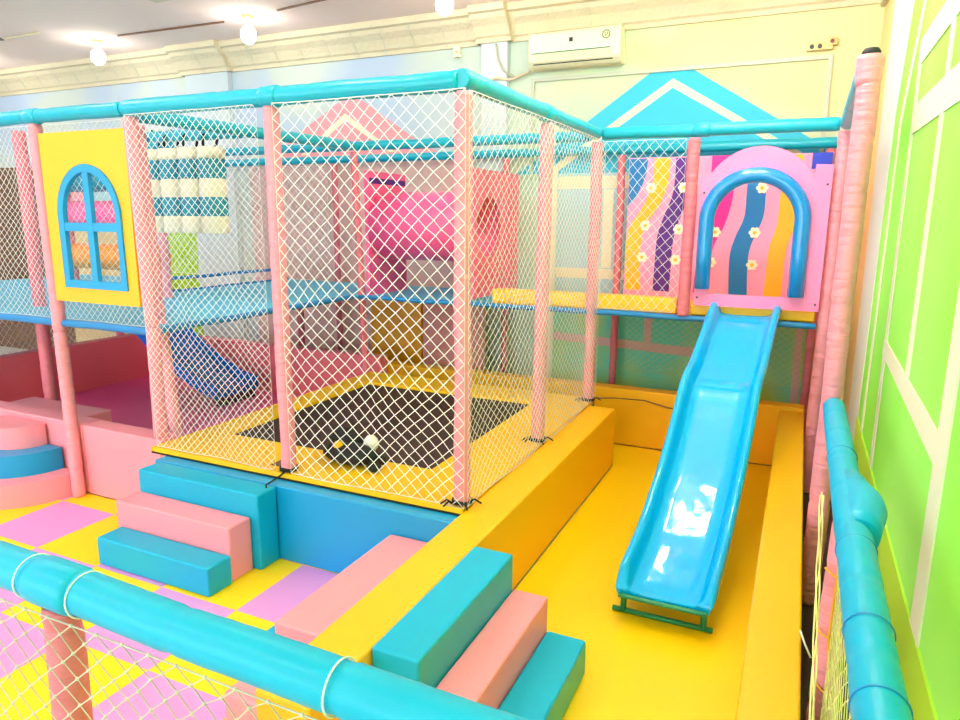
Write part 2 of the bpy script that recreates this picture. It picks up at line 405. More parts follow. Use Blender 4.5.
# ================================================================= TRAMPOLINE
t = thing('trampoline', (-2.72, 4.3, 0), 'square trampoline with black mat and yellow edge pad on a blue base', 'trampoline')
MB().box(-3.67, -1.503, 2.95, 3.20, 0, .465).box(-3.78, -1.503, 3.20, 5.60, 0, .465).build('base', BLUEW, t, .01)
hx0, hx1, hy0, hy1 = -3.58, -1.94, 3.50, 5.26
MB().plate([(-3.79, 3.04), (-1.505, 3.04), (-1.505, 5.60), (-3.79, 5.60)], [[(hx0, hy0), (hx1, hy0), (hx1, hy1), (hx0, hy1)]], 'z', .467, .50).build('edge_pad', YELV, t, .008)
MB().box(hx0+.002, hx1-.002, hy0+.002, hy1-.002, .466, .474).build('jumping_mat', MATB, t)
MB().box(-2.86, -2.76, 3.125, 3.21, .501, .506).build('fastening_patch', SHADEB, t)
MB().box(-3.79, -1.51, 3.03, 3.039, .467, .476).build('edge_band', BLACK, t)
# black and white soft toy lying on the edge pad
t = thing('plush_toy', (-2.5, 3.42, .5), 'crumpled black and white soft toy lying on the yellow trampoline edge pad', 'toy')
b = MB().sphere((-2.44, 3.37, .565), .20, .11, .065, 14).sphere((-2.54, 3.47, .60), .12, .09, .095, 12)
b.build('body', BLACK, t)
MB().sphere((-2.36, 3.48, .61), .05, .045, .055, 12).build('head', WHITE, t)
MB().sphere((-2.50, 3.33, .62), .035, .03, .03, 10).build('nose', GOLD, t)
for x, y in ((-2.22, 3.30), (-2.26, 3.42)): MB().sphere((x, y, .535), .05, .035, .035, 10).build('foot', BLACK, t)

# ================================================================= POSTS
def post(pts, label, mt=PINKP, r=.045, seed=0, tie=None, name='padded_post', cap=None):
    b = MB()
    for i in range(len(pts)-1): b.foam(pts[i], pts[i+1], r, seed+i*3)
    if tie is None and cap is None:
        return tag(b.build(name, mt), label, 'padded post')
    t = thing(name, pts[0], label, 'padded post')
    b.build('foam_sleeve', mt, t)
    if tie:
        p = Vector(pts[0]); q = MB()
        for k in range(2):
            ring = [p + Vector(((r+.006)*math.cos(a), (r+.006)*math.sin(a), .012+.012*k+.004*math.sin(3*a))) for a in [2*PI*j/18 for j in range(19)]]
            q.tube(ring, .006, 6)
        if tie == 'hang':
            q.tube([p+Vector((.01, -r-.008, .01)), p+Vector((.012, -r-.05, -.0)), p+Vector((.0, -.20, -.02)), p+Vector((0, -.20, -.11))], .006, 6)
        else:
            for dx, dy, dz in ((.05, -.05, .0), (-.06, -.04, .0), (.07, .03, .01), (-.04, -.06, -.0)):
                q.tube([p+Vector((dx*.6, dy*.6-.03, .02)), p+Vector((dx, dy-.02, .035)), p+Vector((dx*1.5, dy*1.4-.02, .012))], .005, 6)
        q.build('tie_cord', BLACK, t)
    if cap:
        p = Vector(pts[-1])
        MB().tube([p+Vector((0, 0, -.002)), p+Vector((0, 0, .02)), p+Vector((0, 0, .035))], [.042, .040, .03], 16).build('pipe_end', BLACK, t)
        MB().tube([p+Vector((0, 0, -.13)), p+Vector((0, 0, -.10)), p+Vector((0, 0, -.01)), p+Vector((0, 0, .004))], [r*.98, r*1.12, r*1.2, r*1.16], 18).build('folded_cuff', mt, t)
    return t
ZT = 2.645
post([(-4.62, 3.06, 0), (-4.70, 3.11, 1.2), (-4.73, 3.12, ZT-.05)], 'leaning pink post at the left edge of the yellow window board', seed=1)
post([(-3.86, 3.17, .53), (-3.78, 3.12, 1.3), (-3.82, 3.12, ZT-.05)], 'pink post between the yellow window board and the trampoline cage', seed=5)
post([(-3.93, 3.40, .10), (-4.03, 3.38, 1.3), (-4.05, 3.36, ZT-.06)], 'pink post just behind the post beside the yellow window board', PINKP, seed=9)
post([(-2.70, 3.10, .50), (-2.715, 3.12, ZT-.05)], 'pink post in the middle of the front side of the trampoline cage', seed=13, tie='hang')
post([(-1.54, 3.115, .50), (-1.54, 3.12, ZT-.05)], 'nearest pink corner post of the trampoline cage, tied with black cord', seed=17, tie='bow')
post([(-1.545, 4.30, .50), (-1.54, 4.32, ZT-.05)], 'pink post in the middle of the right side of the trampoline cage', seed=21, tie='bow')
post([(-1.535, 5.50, .50), (-1.54, 5.50, ZT-.05)], 'pink back right corner post of the trampoline cage, wrapped in netting', seed=25, tie='bow')
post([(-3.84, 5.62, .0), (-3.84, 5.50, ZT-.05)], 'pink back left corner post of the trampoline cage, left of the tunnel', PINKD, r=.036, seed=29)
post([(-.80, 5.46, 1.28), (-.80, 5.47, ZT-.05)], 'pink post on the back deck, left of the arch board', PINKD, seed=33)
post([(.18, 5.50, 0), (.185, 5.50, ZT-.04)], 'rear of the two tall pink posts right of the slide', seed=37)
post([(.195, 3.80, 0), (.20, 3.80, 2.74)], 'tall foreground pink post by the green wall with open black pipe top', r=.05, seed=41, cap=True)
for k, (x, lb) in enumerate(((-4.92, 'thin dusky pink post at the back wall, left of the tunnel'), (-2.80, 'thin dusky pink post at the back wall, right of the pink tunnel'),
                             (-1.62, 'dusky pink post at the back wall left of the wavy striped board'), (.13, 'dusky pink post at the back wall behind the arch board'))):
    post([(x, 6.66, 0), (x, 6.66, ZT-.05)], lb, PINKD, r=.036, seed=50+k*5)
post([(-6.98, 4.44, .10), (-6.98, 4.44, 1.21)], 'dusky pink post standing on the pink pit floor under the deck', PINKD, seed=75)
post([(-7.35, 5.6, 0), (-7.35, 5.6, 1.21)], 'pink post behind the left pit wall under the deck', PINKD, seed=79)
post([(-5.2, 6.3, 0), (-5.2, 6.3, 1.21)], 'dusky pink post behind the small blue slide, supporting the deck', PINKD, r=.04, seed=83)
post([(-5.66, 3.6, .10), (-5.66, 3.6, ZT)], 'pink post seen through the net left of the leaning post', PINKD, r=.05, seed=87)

# ================================================================= RAILS
def rail(p, q, label, r=.045, seed=0, m=BLUER, collars=(), name='padded_rail', cat='padded rail', sag=0):
    b = MB().foam(p, q, r, seed, n=18, seam=.62, sag=sag)
    P = Vector(p); Q = Vector(q); d = (Q-P).normalized()
    for t in collars:
        c = P.lerp(Q, t); b.tube([c-d*.06, c-d*.05, c+d*.05, c+d*.06], [r*1.02, r*1.14, r*1.14, r*1.02], 18)
    return tag(b.build(name, m), label, cat)
rail((-8.2, 3.12, ZT), (-3.87, 3.12, ZT), 'blue top rail above the yellow window board', seed=1, collars=(.8,))
rail((-3.86, 3.12, ZT), (-1.56, 3.12, ZT), 'blue top rail along the front of the trampoline cage', r=.05, seed=4, collars=(.5,))
rail((-1.54, 3.09, ZT+.005), (-1.54, 5.47, ZT+.01), 'blue top rail along the right side of the trampoline cage', r=.048, seed=7, collars=(.5,))
rail((-3.84, 3.20, ZT-.03), (-3.84, 5.46, ZT), 'blue top rail along the left side of the trampoline cage', r=.044, seed=10)
rail((-1.50, 5.50, ZT+.01), (.15, 5.50, ZT+.01), 'blue top rail above the arch board', r=.046, seed=13, collars=(.45,))
rail((-3.84, 5.50, ZT), (-1.60, 5.50, ZT), 'blue top rail along the back of the trampoline cage', r=.042, seed=16)
rail((-8.0, 5.50, ZT), (-3.90, 5.50, ZT), 'blue top rail behind the hanging bags', r=.04, seed=17)
rail((-8.0, 6.66, ZT), (-1.64, 6.66, ZT), 'rearmost blue top rail above the pink tunnel', r=.042, seed=19)
rail((-1.60, 6.66, ZT), (.25, 6.66, ZT), 'rearmost blue top rail above the wavy striped board', r=.045, seed=22)
rail((.19, 5.42, ZT), (.19, 3.87, ZT+.05), 'short blue rail joining the two tall pink posts on the right', r=.045, seed=25)
rail((-5.10, 4.30, ZT), (-4.02, 4.30, ZT), 'blue rail carrying the four striped hanging bags', r=.045, seed=28)
rail((-7.0, 4.60, ZT-.02), (-5.15, 4.60, ZT-.02), 'blue rail behind the yellow window board', r=.045, seed=29)
# thin deck edge rails
def beam(p, q, label, r=.022): return tag(MB().foam(p, q, r, 3, 10, seam=0, step=.08).build('deck_edge_rail', BEAM), label, 'deck edge rail')
beam((-8.2, 3.12, 1.255), (-3.76, 3.12, 1.265), 'blue edge rail along the front of the raised deck', .026)
beam((-3.80, 3.2, 1.262), (-3.86, 5.44, 1.262), 'blue edge rail on the trampoline side of the raised deck', .024)
beam((-3.80, 5.47, 1.262), (-1.56, 5.47, 1.262), 'dark blue edge rail behind the trampoline under the tunnel')
beam((-1.5, 5.47, 1.262), (.13, 5.47, 1.262), 'blue edge rail under the yellow back deck beside the slide', .024)
beam((-5.62, 4.65, 1.40), (-5.62, 6.6, 1.40), 'thin blue guard rail on the far side of the raised deck', .018)
beam((-5.62, 4.65, 1.27), (-5.62, 6.6, 1.27), 'thin blue edge rail on the far side of the raised deck', .02)

# ================================================================= DECKS
b = MB().box(-8.3, -3.86, 3.15, 4.60, 1.238, 1.27).box(-5.6, -3.87, 4.60, 5.5, 1.238, 1.27).box(-8.3, -6.92, 4.60, 5.9, 1.238, 1.27).box(-5.6, -2.46, 5.5, 6.6, 1.238, 1.27)
tag(b.build('raised_deck', DECK, None, .006), 'light blue raised deck above the pink pit on the left', 'deck')
tag(MB().box(-2.45, .12, 5.5, 6.6, 1.24, 1.28).build('raised_deck', YELO), 'yellow raised deck at the back where the big slide starts', 'deck')
tag(MB().box(-2.44, -.86, 5.51, 5.66, 1.285, 1.40).build('deck_pad', YELV, None, .012), 'yellow padded sill on the back deck below the wavy striped board', 'padded sill')
tag(MB().box(-.755, .12, 5.49, 5.66, 1.285, 1.365).build('deck_pad', YELV, None, .012), 'yellow padded sill at the top of the big blue slide', 'padded sill')

# ================================================================= BIG SLIDE
prof = [(5.56, 1.40), (5.40, 1.372), (5.25, 1.31), (5.064, 1.215), (4.88, 1.125), (4.709, 1.055), (4.58, 1.02), (4.479, .965), (4.32, .81), (4.156, .672), (3.98, .545), (3.784, .436), (3.62, .352), (3.462, .300), (3.34, .262), (3.26, .242), (3.19, .232)]
def slide_x(y, s):   # centre drifts slightly, half width .25
    c = -.348 - .055*(5.5-y)
    return c + s
def slide_mesh():
    sec = [(-.245, -.045), (-.245, .0), (-.235, .018), (-.218, .022), (-.20, .012), (-.188, -.02), (-.178, -.062), (-.16, -.075), (-.10, -.08), (0, -.082),
           (.10, -.08), (.16, -.075), (.178, -.062), (.188, -.02), (.20, .012), (.218, .022), (.235, .018), (.245, 0), (.245, -.045), (.235, -.10), (0, -.11), (-.235, -.10)]
    # resample the profile smoothly
    pts = []
    for i in range(len(prof)-1):
        for k in range(4):
            t = k/4; p0 = prof[max(i-1, 0)]; p1 = prof[i]; p2 = prof[i+1]; p3 = prof[min(i+2, len(prof)-1)]
            f = lambda a: .5*((2*p1[a]) + (-p0[a]+p2[a])*t + (2*p0[a]-5*p1[a]+4*p2[a]-p3[a])*t*t + (-p0[a]+3*p1[a]-3*p2[a]+p3[a])*t**3)
            pts.append((f(0), f(1)))
    pts.append(prof[-1])
    vs = []; n = len(sec); fs = []
    for j, (y, z) in enumerate(pts):
        a = pts[max(j-1, 0)]; c = pts[min(j+1, len(pts)-1)]
        ty, tz = c[0]-a[0], c[1]-a[1]; L = math.hypot(ty, tz); ny, nz = -tz/L, ty/L
        if nz < 0: ny, nz = -ny, -nz
        end = max(0, 1-(len(pts)-1-j)/6)
        for sx, sz in sec:
            s2 = sz
            if sz > -.06: s2 = sz*(1-end) + (-.066)*end
            if abs(sx) > .1: sx = sx*(1-.05*end*end)
            vs.append((slide_x(y, sx), y + ny*s2, z + nz*s2))
    for j in range(len(pts)-1):
        for k in range(n):
            fs.append((j*n+k, j*n+(k+1) % n, (j+1)*n+(k+1) % n, (j+1)*n+k))
    m = MB().add(vs, fs, 0, True)
    m.f.append(tuple(range(n))); m.m.append(0); m.sm.append(False)
    o = (len(pts)-1)*n; m.f.append(tuple(range(o+n-1, o-1, -1))); m.m.append(0); m.sm.append(False)
    return m
t = thing('slide', (-.45, 4.3, 0), 'long glossy bright blue wavy slide descending into the yellow pit', 'slide')
b = slide_mesh()
b.build('slide_bed', SLIDEM, t)
for s in (-.222, .222):
    MB().sphere((slide_x(5.55, s), 5.56, 1.415), .034, .05, .04, 12).build('rail_knob', SLIDEM, t)
b = MB()
b.tube([(-.735, 3.27, .015), (-.235, 3.27, .015)], .014, 8)
for x in (-.68, -.28): b.tube([(x, 3.27, .015), (x, 3.27, .07), (x, 3.26, .15)], .016, 8)
b.build('stand', GREENM, t)
# lip edging at the lower end
pl = [(slide_x(3.19, s), 3.185, .142) for s in [(-.215+.43*k/10) for k in range(11)]]
MB().tube(pl, .012, 8).build('end_trim', GREENM, t)

# small dark blue slide under the deck
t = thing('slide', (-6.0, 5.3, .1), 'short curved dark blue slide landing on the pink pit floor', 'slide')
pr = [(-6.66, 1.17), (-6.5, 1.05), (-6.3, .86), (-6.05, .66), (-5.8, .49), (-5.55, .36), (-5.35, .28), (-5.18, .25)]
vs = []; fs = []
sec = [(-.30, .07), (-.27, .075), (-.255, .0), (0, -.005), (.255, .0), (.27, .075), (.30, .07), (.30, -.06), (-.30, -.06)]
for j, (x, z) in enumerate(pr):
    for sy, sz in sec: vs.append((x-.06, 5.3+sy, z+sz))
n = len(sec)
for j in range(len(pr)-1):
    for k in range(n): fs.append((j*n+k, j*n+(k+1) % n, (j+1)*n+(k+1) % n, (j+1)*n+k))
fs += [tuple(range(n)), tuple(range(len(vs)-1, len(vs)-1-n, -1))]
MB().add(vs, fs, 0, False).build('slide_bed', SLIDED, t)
MB().box(-5.32, -5.24, 5.05, 5.55, .10, .19).build('end_shade', mat('plum_shade', (70, 20, 50), .5), t)  # dark plum block stands in for the shadow at the slide end

# ================================================================= ARCH BOARD + STRIPED BOARD
t = thing('arch_board', (-.3, 5.44, 1.365), 'pink arched doorway board with a thick blue padded arch', 'doorway board')
ox = [(-.725, 1.37), (-.725, 2.31)]
ox += [(-.33 + .40*math.cos(a)*1.0, 2.10 + .42*math.sin(a)) for a in [PI*(.82-.66*k/20) for k in range(21)]]
ox += [(.03, 2.385), (.135, 2.38), (.135, 1.37)]
cxh, rh, zc = -.345, .285, 2.0
hole = [(cxh-rh, 1.46), (cxh-rh, zc)] + [(cxh - rh*math.cos(PI*k/20), zc + rh*math.sin(PI*k/20)) for k in range(1, 20)] + [(cxh+rh, zc), (cxh+rh, 1.46)]
bd = MB().plate(ox, [hole], 'y', 5.425, 5.45).build('board', ARCHP, t, .003)
cr = .322
path = [(cxh-cr, 5.40, 1.50), (cxh-cr, 5.40, 1.75)] + [(cxh - cr*math.cos(PI*k/24), 5.40, zc + cr*math.sin(PI*k/24)) for k in range(25)] + [(cxh+cr, 5.40, 1.75), (cxh+cr, 5.40, 1.47)]
MB().tube(path, .055, 20).build('padded_arch', ARCHB, t)
for x, z in ((-.70, 1.43), (.11, 1.42), (-.70, 2.2), (.11, 2.25)):
    MB().tube([(x, 5.425, z), (x, 5.418, z)], .008, 8).build('bolt', DARK, bd)
b = MB().box(-1.53, .15, 6.575, 6.595, 1.281, 2.56, 0)
def stripe(pts, mi): b.plate(pts, [], 'y', 6.570, 6.576, mi)
stripe([(-1.50, 2.55), (-1.36, 2.55), (-1.37, 2.42), (-1.40, 2.32), (-1.46, 2.2), (-1.525, 2.12), (-1.525, 2.55)], 1)
def wavy(cs, w, mi):
    L = [(x-w/2, z) for x, z in cs]; R = [(x+w/2, z) for x, z in reversed(cs)]
    stripe(L+R, mi)
def smooth(cs, n=6):
    out = []
    for i in range(len(cs)-1):
        p0, p1, p2, p3 = cs[max(i-1, 0)], cs[i], cs[i+1], cs[min(i+2, len(cs)-1)]
        for k in range(n):
            t_ = k/n; out.append(tuple(.5*((2*p1[a]) + (-p0[a]+p2[a])*t_ + (2*p0[a]-5*p1[a]+4*p2[a]-p3[a])*t_*t_ + (-p0[a]+3*p1[a]-3*p2[a]+p3[a])*t_**3) for a in (0, 1)))
    return out + [cs[-1]]
wavy(smooth([(-1.23, 2.55), (-1.245, 2.3), (-1.33, 2.1), (-1.435, 1.93), (-1.46, 1.7), (-1.44, 1.35)]), .14, 2)
wavy(smooth([(-1.035, 2.55), (-1.045, 2.25), (-1.12, 2.02), (-1.165, 1.85), (-1.175, 1.6), (-1.18, 1.35)]), .15, 3)
wavy(smooth([(-.66, 2.55), (-.665, 2.2), (-.72, 1.95), (-.80, 1.75), (-.83, 1.35)]), .12, 4)
wavy(smooth([(-.42, 2.55), (-.415, 2.25), (-.42, 2.03), (-.48, 1.86), (-.515, 1.68), (-.50, 1.35)]), .155, 1)
wavy(smooth([(-.14, 2.55), (-.15, 2.2), (-.16, 1.95), (-.205, 1.75), (-.215, 1.35)]), .14, 2)
b.plate([(-.0, 2.43), (.15, 2.43), (.15, 2.56), (-.0, 2.56)], [], 'y', 6.566, 6.574, 7)
b.plate([(-.80, 2.42), (-.62, 2.42), (-.62, 2.56), (-.80, 2.56)], [], 'y', 6.566, 6.574, 4)
for dx, dz in ((-1.32, 2.29), (-1.03, 2.29), (-1.355, 1.95), (-1.05, 1.92), (-1.37, 1.66), (-1.06, 1.645), (-.37, 2.28), (-.40, 1.90), (-.73, 1.90), (-.75, 1.63), (-.40, 1.62)):
    for k in range(6):
        a = 2*PI*k/6
        b.plate([(dx+.03*math.cos(a)+.02*math.cos(q), dz+.03*math.sin(a)+.02*math.sin(q)) for q in [2*PI*j/8 for j in range(8)]], [], 'y', 6.5645-.0004*k, 6.571, 5)
    b.plate([(dx+.016*math.cos(q), dz+.016*math.sin(q)) for q in [2*PI*j/10 for j in range(10)]], [], 'y', 6.560, 6.571, 6)
tag(b.build('striped_board', [RAINP, ROYAL, GOLD, PURP, MAGE, PETAL, GOLD, ULTRA]), 'pink board with wavy blue, yellow and purple stripes and white daisies', 'decorated board')

# ================================================================= YELLOW WINDOW BOARD
t = thing('window_board', (-4.27, 3.05, 1.43), 'yellow board with a blue framed arched window between two pink posts', 'window board')
wc, ww = -4.235, .30
def arch(hw, z0, zs, ztop, n=20):
    return [(wc-hw, z0), (wc-hw, zs)] + [(wc - hw*math.cos(PI*k/n), zs + (ztop-zs)*math.sin(PI*k/n)) for k in range(1, n)] + [(wc+hw, zs), (wc+hw, z0)]
MB().plate([(-4.665, 1.425), (-3.845, 1.425), (-3.845, 2.53), (-4.665, 2.53)], [arch(.285, 1.54, 2.0, 2.31)], 'y', 3.09, 3.105).build('board', YELB, t, .003)
b = MB().plate(arch(.30, 1.525, 2.0, 2.325), [arch(.25, 1.575, 2.0, 2.275)], 'y', 3.078, 3.112)
wf = b.build('window_frame', BLUEBOARD, t, .003)
MB().box(wc-.028, wc+.028, 3.08, 3.11, 1.57, 2.28).build('mullion', BLUEBOARD, wf)
MB().box(wc-.255, wc+.255, 3.082, 3.108, 1.90, 1.955).build('crossbar', BLUEBOARD, wf)

# ================================================================= HANGING BAGS
G = 'striped hanging bags in a row'
names = ['leftmost striped hanging bag, next to the double pink post', 'second striped hanging bag from the left in the row of four', 'third striped hanging bag from the left in the row of four', 'rightmost striped hanging bag in the row of four']
for k in range(4):
    x = -5.02 + k*.215; r = .105; z1 = 2.545; z0 = 1.865; y = 4.30
    t = thing('hanging_bag', (x, y, z0), names[k], 'hanging bag', G)
    b = MB(); n = 5
    zz = [z1, z1-.09, z1-.245, z1-.39, z1-.54, z0]
    for i in range(n):
        a, c = zz[i], zz[i+1]
        rr = [r*.97, r*1.02, r*1.02, r*.97]
        b.tube([(x, y, a), (x, y, a-.02), (x, y, c+.02), (x, y, c)], rr, 18, i % 2, cap=(i in (0, n-1)))
    b.build('padding', [BAGC, BAGT], t)
    q = MB()
    q.tube([(x-.03, y-.05, z1-.005), (x-.02, y-.058, ZT-.02), (x, y, ZT+.053), (x+.02, y+.058, ZT-.02), (x+.02, y+.03, z1-.005)], .011, 6)
    q.build('hanging_strap', BLACK, t)

# ================================================================= TUNNEL
t = thing('crawl_tunnel', (-3.2, 5.85, 1.27), 'hot pink crawl tunnel between two pink end panels on the back deck', 'crawl tunnel')
yc, zc2, R1 = 5.86, 1.925, .32
b = MB()
n = 36
ro = [[(x, yc+R1*s*math.cos(2*PI*k/n), zc2+R1*s*math.sin(2*PI*k/n)) for k in range(n)] for x, s in ((-3.74, 1), (-2.66, 1), (-2.66, .9), (-3.74, .9))]
vs = [p for r_ in ro for p in r_]
b.add(vs, [(i*n+k, i*n+(k+1) % n, ((i+1) % 4)*n+(k+1) % n, ((i+1) % 4)*n+k) for i in range(4) for k in range(n)], 0, True)
b.build('tunnel_tube', TUNP, t)
circ = lambda r_: [(yc+r_*math.cos(2*PI*k/30), zc2+r_*math.sin(2*PI*k/30)) for k in range(30)]
MB().plate([(5.53, 1.30), (6.56, 1.30), (6.56, 2.43), (5.53, 2.43)], [circ(.27)], 'x', -2.655, -2.625).build('end_panel', TUNPAN, t, .004)
MB().plate([(5.56, 1.27), (6.25, 1.27), (6.25, 2.43), (5.56, 2.43)], [circ(.27)], 'x', -3.775, -3.745).build('end_panel', TUNP, t, .004)
MB().box(-3.744, -3.738, 5.60, 6.24, 2.32, 2.37).build('purple_band', PURP, t)
# panels below / behind
tag(MB().box(-3.78, -3.28, 5.965, 5.966+.001, .53, .531).build('x', YELO), 'x', 'x') if False else None
tag(MB().box(-4.30, -3.66, 6.40, 6.46, 0, 1.18).build('foam_or_shade_block', mat('orange_pad', (250, 170, 10), .4), None, .006), 'amber padded panel under the deck behind the trampoline', 'foam block')
tag(MB().box(-3.64, -2.92, 6.40, 6.46, 0, 1.18).build('foam_or_shade_block', mat('rose_pad', (232, 150, 150), .4), None, .006), 'rose padded panel under the deck right of the amber panel', 'foam block')
# padded rollers and boards far left, seen through the window board and nets
for (x0, x1, y, z, r, m, lb) in ((-6.44, -5.26, 4.5, 2.02, .12, TUNP, 'pink horizontal roller behind the yellow window board'),
                                 (-6.44, -5.26, 4.5, 1.62, .12, ORANGE, 'orange horizontal roller behind the yellow window board'),
                                 (-6.44, -5.26, 4.5, 2.32, .10, BAGT, 'teal horizontal roller behind the yellow window board')):
    tag(MB().tube([(x0, y, z), (x0+.02, y, z), (x1-.02, y, z), (x1, y, z)], [r*.9, r, r, r*.9], 20).build('padded_roller', m), lb, 'padded roller')
for x in (-6.48, -5.22): post([(x, 4.5, 1.265), (x, 4.5, ZT-.07)], 'pink post carrying the %s end of the padded rollers' % ('left' if x < -6 else 'right'), PINKP, r=.04, seed=int(-x*10))
tag(MB().box(-9.2, -8.1, 6.3, 6.36, 0, 2.1).build('foam_or_shade_block', mat('tan_pad', (222, 190, 140), .5), None, .01), 'tan padded panel at the far left behind the netting', 'foam block')
tag(MB().box(-9.3, -8.3, 6.38, 6.48, -.02, .9).build('foam_or_shade_block', mat('mustard_pad', (200, 160, 60), .5), None, .01), 'mustard padded panel under the deck at the far left', 'foam block')

tag(MB().box(-12.6, -7.7, 6.52, 6.58, -.02, 1.05).build('foam_or_shade_block', SHADEB), 'long low brown sheet painting the shade under the deck at the far left', 'shade sheet')  # brown sheet stands in for the darkness below the deck
# ================================================================= NETS
def netobj(name, mbv, m, label, group=None): return tag(mbv.build(name, m), label, 'safety net', group)
R_ = .0023
netobj('safety_net', net((-2.645, 3.055, .51), (-1.50, 3.055, .50), (-2.66, 3.062, 2.60), (-1.50, 3.062, 2.60), .083, .078, R_+.0003, 1, .02), NETM, 'white safety net on the right half of the trampoline cage front')
netobj('safety_net', net((-3.765, 3.06, .51), (-2.76, 3.055, .51), (-3.80, 3.062, 2.60), (-2.77, 3.062, 2.60), .052, .052, R_-.0004, 2, .015), NETM, 'finer white safety net on the left half of the trampoline cage front')
netobj('safety_net', net((-1.485, 3.07, .51), (-1.485, 4.29, .51), (-1.485, 3.07, 2.59), (-1.485, 4.31, 2.60), .072, .060, R_-.0003, 3, .012), NETM, 'white safety net on the near right side of the trampoline cage')
netobj('safety_net', net((-1.485, 4.30, .51), (-1.485, 5.55, .51), (-1.485, 4.32, 2.60), (-1.485, 5.55, 2.60), .072, .060, R_-.0004, 4, .012), NETM, 'white safety net on the far right side of the trampoline cage')
netobj('safety_net', net((-1.49, 5.44, 1.30), (-.85, 5.44, 1.30), (-1.49, 5.44, 2.59), (-.85, 5.44, 2.59), .075, .09, R_-.0003, 6, .02), NETM, 'white safety net in front of the wavy striped board')
netobj('safety_net', net((-8.0, 3.13, 1.29), (-4.76, 3.13, 1.29), (-8.0, 3.13, 2.59), (-4.78, 3.13, 2.59), .055, .055, R_-.0004, 7, .015), NETM, 'white safety net left of the yellow window board')
netobj('safety_net', net((-4.66, 3.15, 1.29), (-3.85, 3.15, 1.29), (-4.68, 3.15, 2.59), (-3.87, 3.15, 2.59), .055, .055, R_-.0004, 8, .015), NETM, 'white safety net behind the yellow window board')
netobj('safety_net', net((-1.50, 6.64, .55), (.08, 6.64, .55), (-1.50, 6.64, 1.18), (.08, 6.64, 1.18), .075, .06, .0016, 9, .01), NETY, 'fine net under the back deck behind the big slide')
netobj('safety_net', net((-8.0, 6.62, 1.275), (-5.0, 6.62, 1.275), (-8.0, 6.62, 2.58), (-5.0, 6.62, 2.58), .09, .09, .002, 10, .01), NETM, 'white net at the back wall, far left behind the hanging bags')
netobj('safety_net', net((-8.2, 6.2, .05), (-7.3, 3.4, .05), (-8.2, 6.2, 1.18), (-7.3, 3.4, 1.18), .09, .09, .002, 11, .01), NETM, 'white net under the deck beyond the pink pit')

# ================================================================= FOREGROUND FENCE
FY, FZ = .965, 1.10
t = thing('fence_rail', (-1.3, FY, FZ), 'thick turquoise padded fence rail crossing the front of the picture', 'fence rail')
b = MB().foam((-3.2, FY+.045, FZ), (.21, FY-.01, FZ), .053, 31, n=24, seam=.45)
b.build('foam_sleeve', BLUEV, t)
for x in (-1.70, -1.50, -.745, -.2):
    y = FY + .045 + (x+3.2)*(-.055/3.41)
    MB().tube([(x, y+.0555*math.cos(a), FZ+.0555*math.sin(a)) for a in [2*PI*k/24 for k in range(25)]], .0022, 6, cap=False).build('lashing_cord', NETM, t)
MB().tube([(-1.69, FY+.02, FZ), (-1.66, FY+.02, FZ), (-1.54, FY+.018, FZ), (-1.51, FY+.018, FZ)], [.054, .060, .060, .054], 24).build('joint_sleeve', BLUEV, t)
post([(-1.60, FY+.01, 0), (-1.60, FY+.015, FZ-.045)], 'dusky pink fence post under the front turquoise rail at bottom left', PINKD, seed=101)
netobj('fence_net', net((-3.2, FY-.058, .25), (-.2, FY-.10, .25), (-3.2, FY-.026, FZ-.036), (-.2, FY-.062, FZ-.036), .085, .070, .0018, 12, .008, .05, knots=True), NETF, 'beige knotted net hanging below the front turquoise fence rail')
t = thing('fence_rail', (.21, 2.3, FZ), 'thick turquoise padded fence rail running back along the green wall', 'fence rail')
b = MB().foam((.21, .90, FZ), (.208, 3.74, FZ), .050, 37, n=24, seam=.33)
b.build('foam_sleeve', BLUEV, t)
MB().tube([(.225, 2.16, FZ), (.232, 2.24, FZ), (.247, 2.36, FZ), (.247, 2.42, FZ), (.232, 2.52, FZ), (.218, 2.62, FZ)], [.053, .060, .067, .066, .058, .052], 24).build('joint_sleeve', BLUEV, t)
for y in (1.35, 1.62, 2.05, 2.9):
    MB().tube([(.21+.052*math.cos(a), y, FZ+.052*math.sin(a)) for a in [2*PI*k/24 for k in range(25)]], .0018, 6, cap=False).build('lashing_cord', BEAM, t)
t = post([(.20, 2.42, 0), (.215, 2.41, FZ-.05)], 'pink fence post under the right turquoise rail, laced with orange cord', PINKP, r=.048, seed=111)
netobj('fence_net', net((.195, 2.34, .05), (.195, .95, .05), (.20, 2.34, FZ-.055), (.20, .95, FZ-.05), .07, .07, .0018, 14, .006, .1), NETY, 'pale yellow net along the right fence below the turquoise rail')
b = MB()
b.tube([(.198, 2.352, .99), (.198, 2.352, .898), (.195, 2.352, .77), (.193, 2.352, .648), (.204, 2.352, .508), (.213, 2.352, .362), (.205, 2.352, .12)], .005, 6)
for x, z in ((.160, .885), (.154, .665), (.170, .46), (.165, .25)):
    b.tube([(x, 2.372, z), (x+.022, 2.352, z-.012), (x+.045, 2.35, z-.02), (x+.07, 2.372, z-.015)], .004, 6)
tag(b.build('lacing_cord', ORCORD), 'orange lacing cord on the pink post of the right fence', 'cord')
b = MB()
for k in range(3):
    b.tube([(.142+.006*math.sin(q*9+k*2), 2.66-.9*q+.02*math.cos(q*31+k*2.1), 1.03-.50*q) for q in [j/60 for j in range(61)]], .0028, 5)
tag(b.build('frayed_rope', NETY), 'frayed pale yellow rope edge hanging beside the orange laced post', 'rope')
tag(MB().tube([(.12, 2.62, .497), (.138, 2.58, .47), (.16, 2.55, .44)], .004, 6).build('tie_string', WHITE), 'white tie string between the yellow block and the right fence', 'cord')
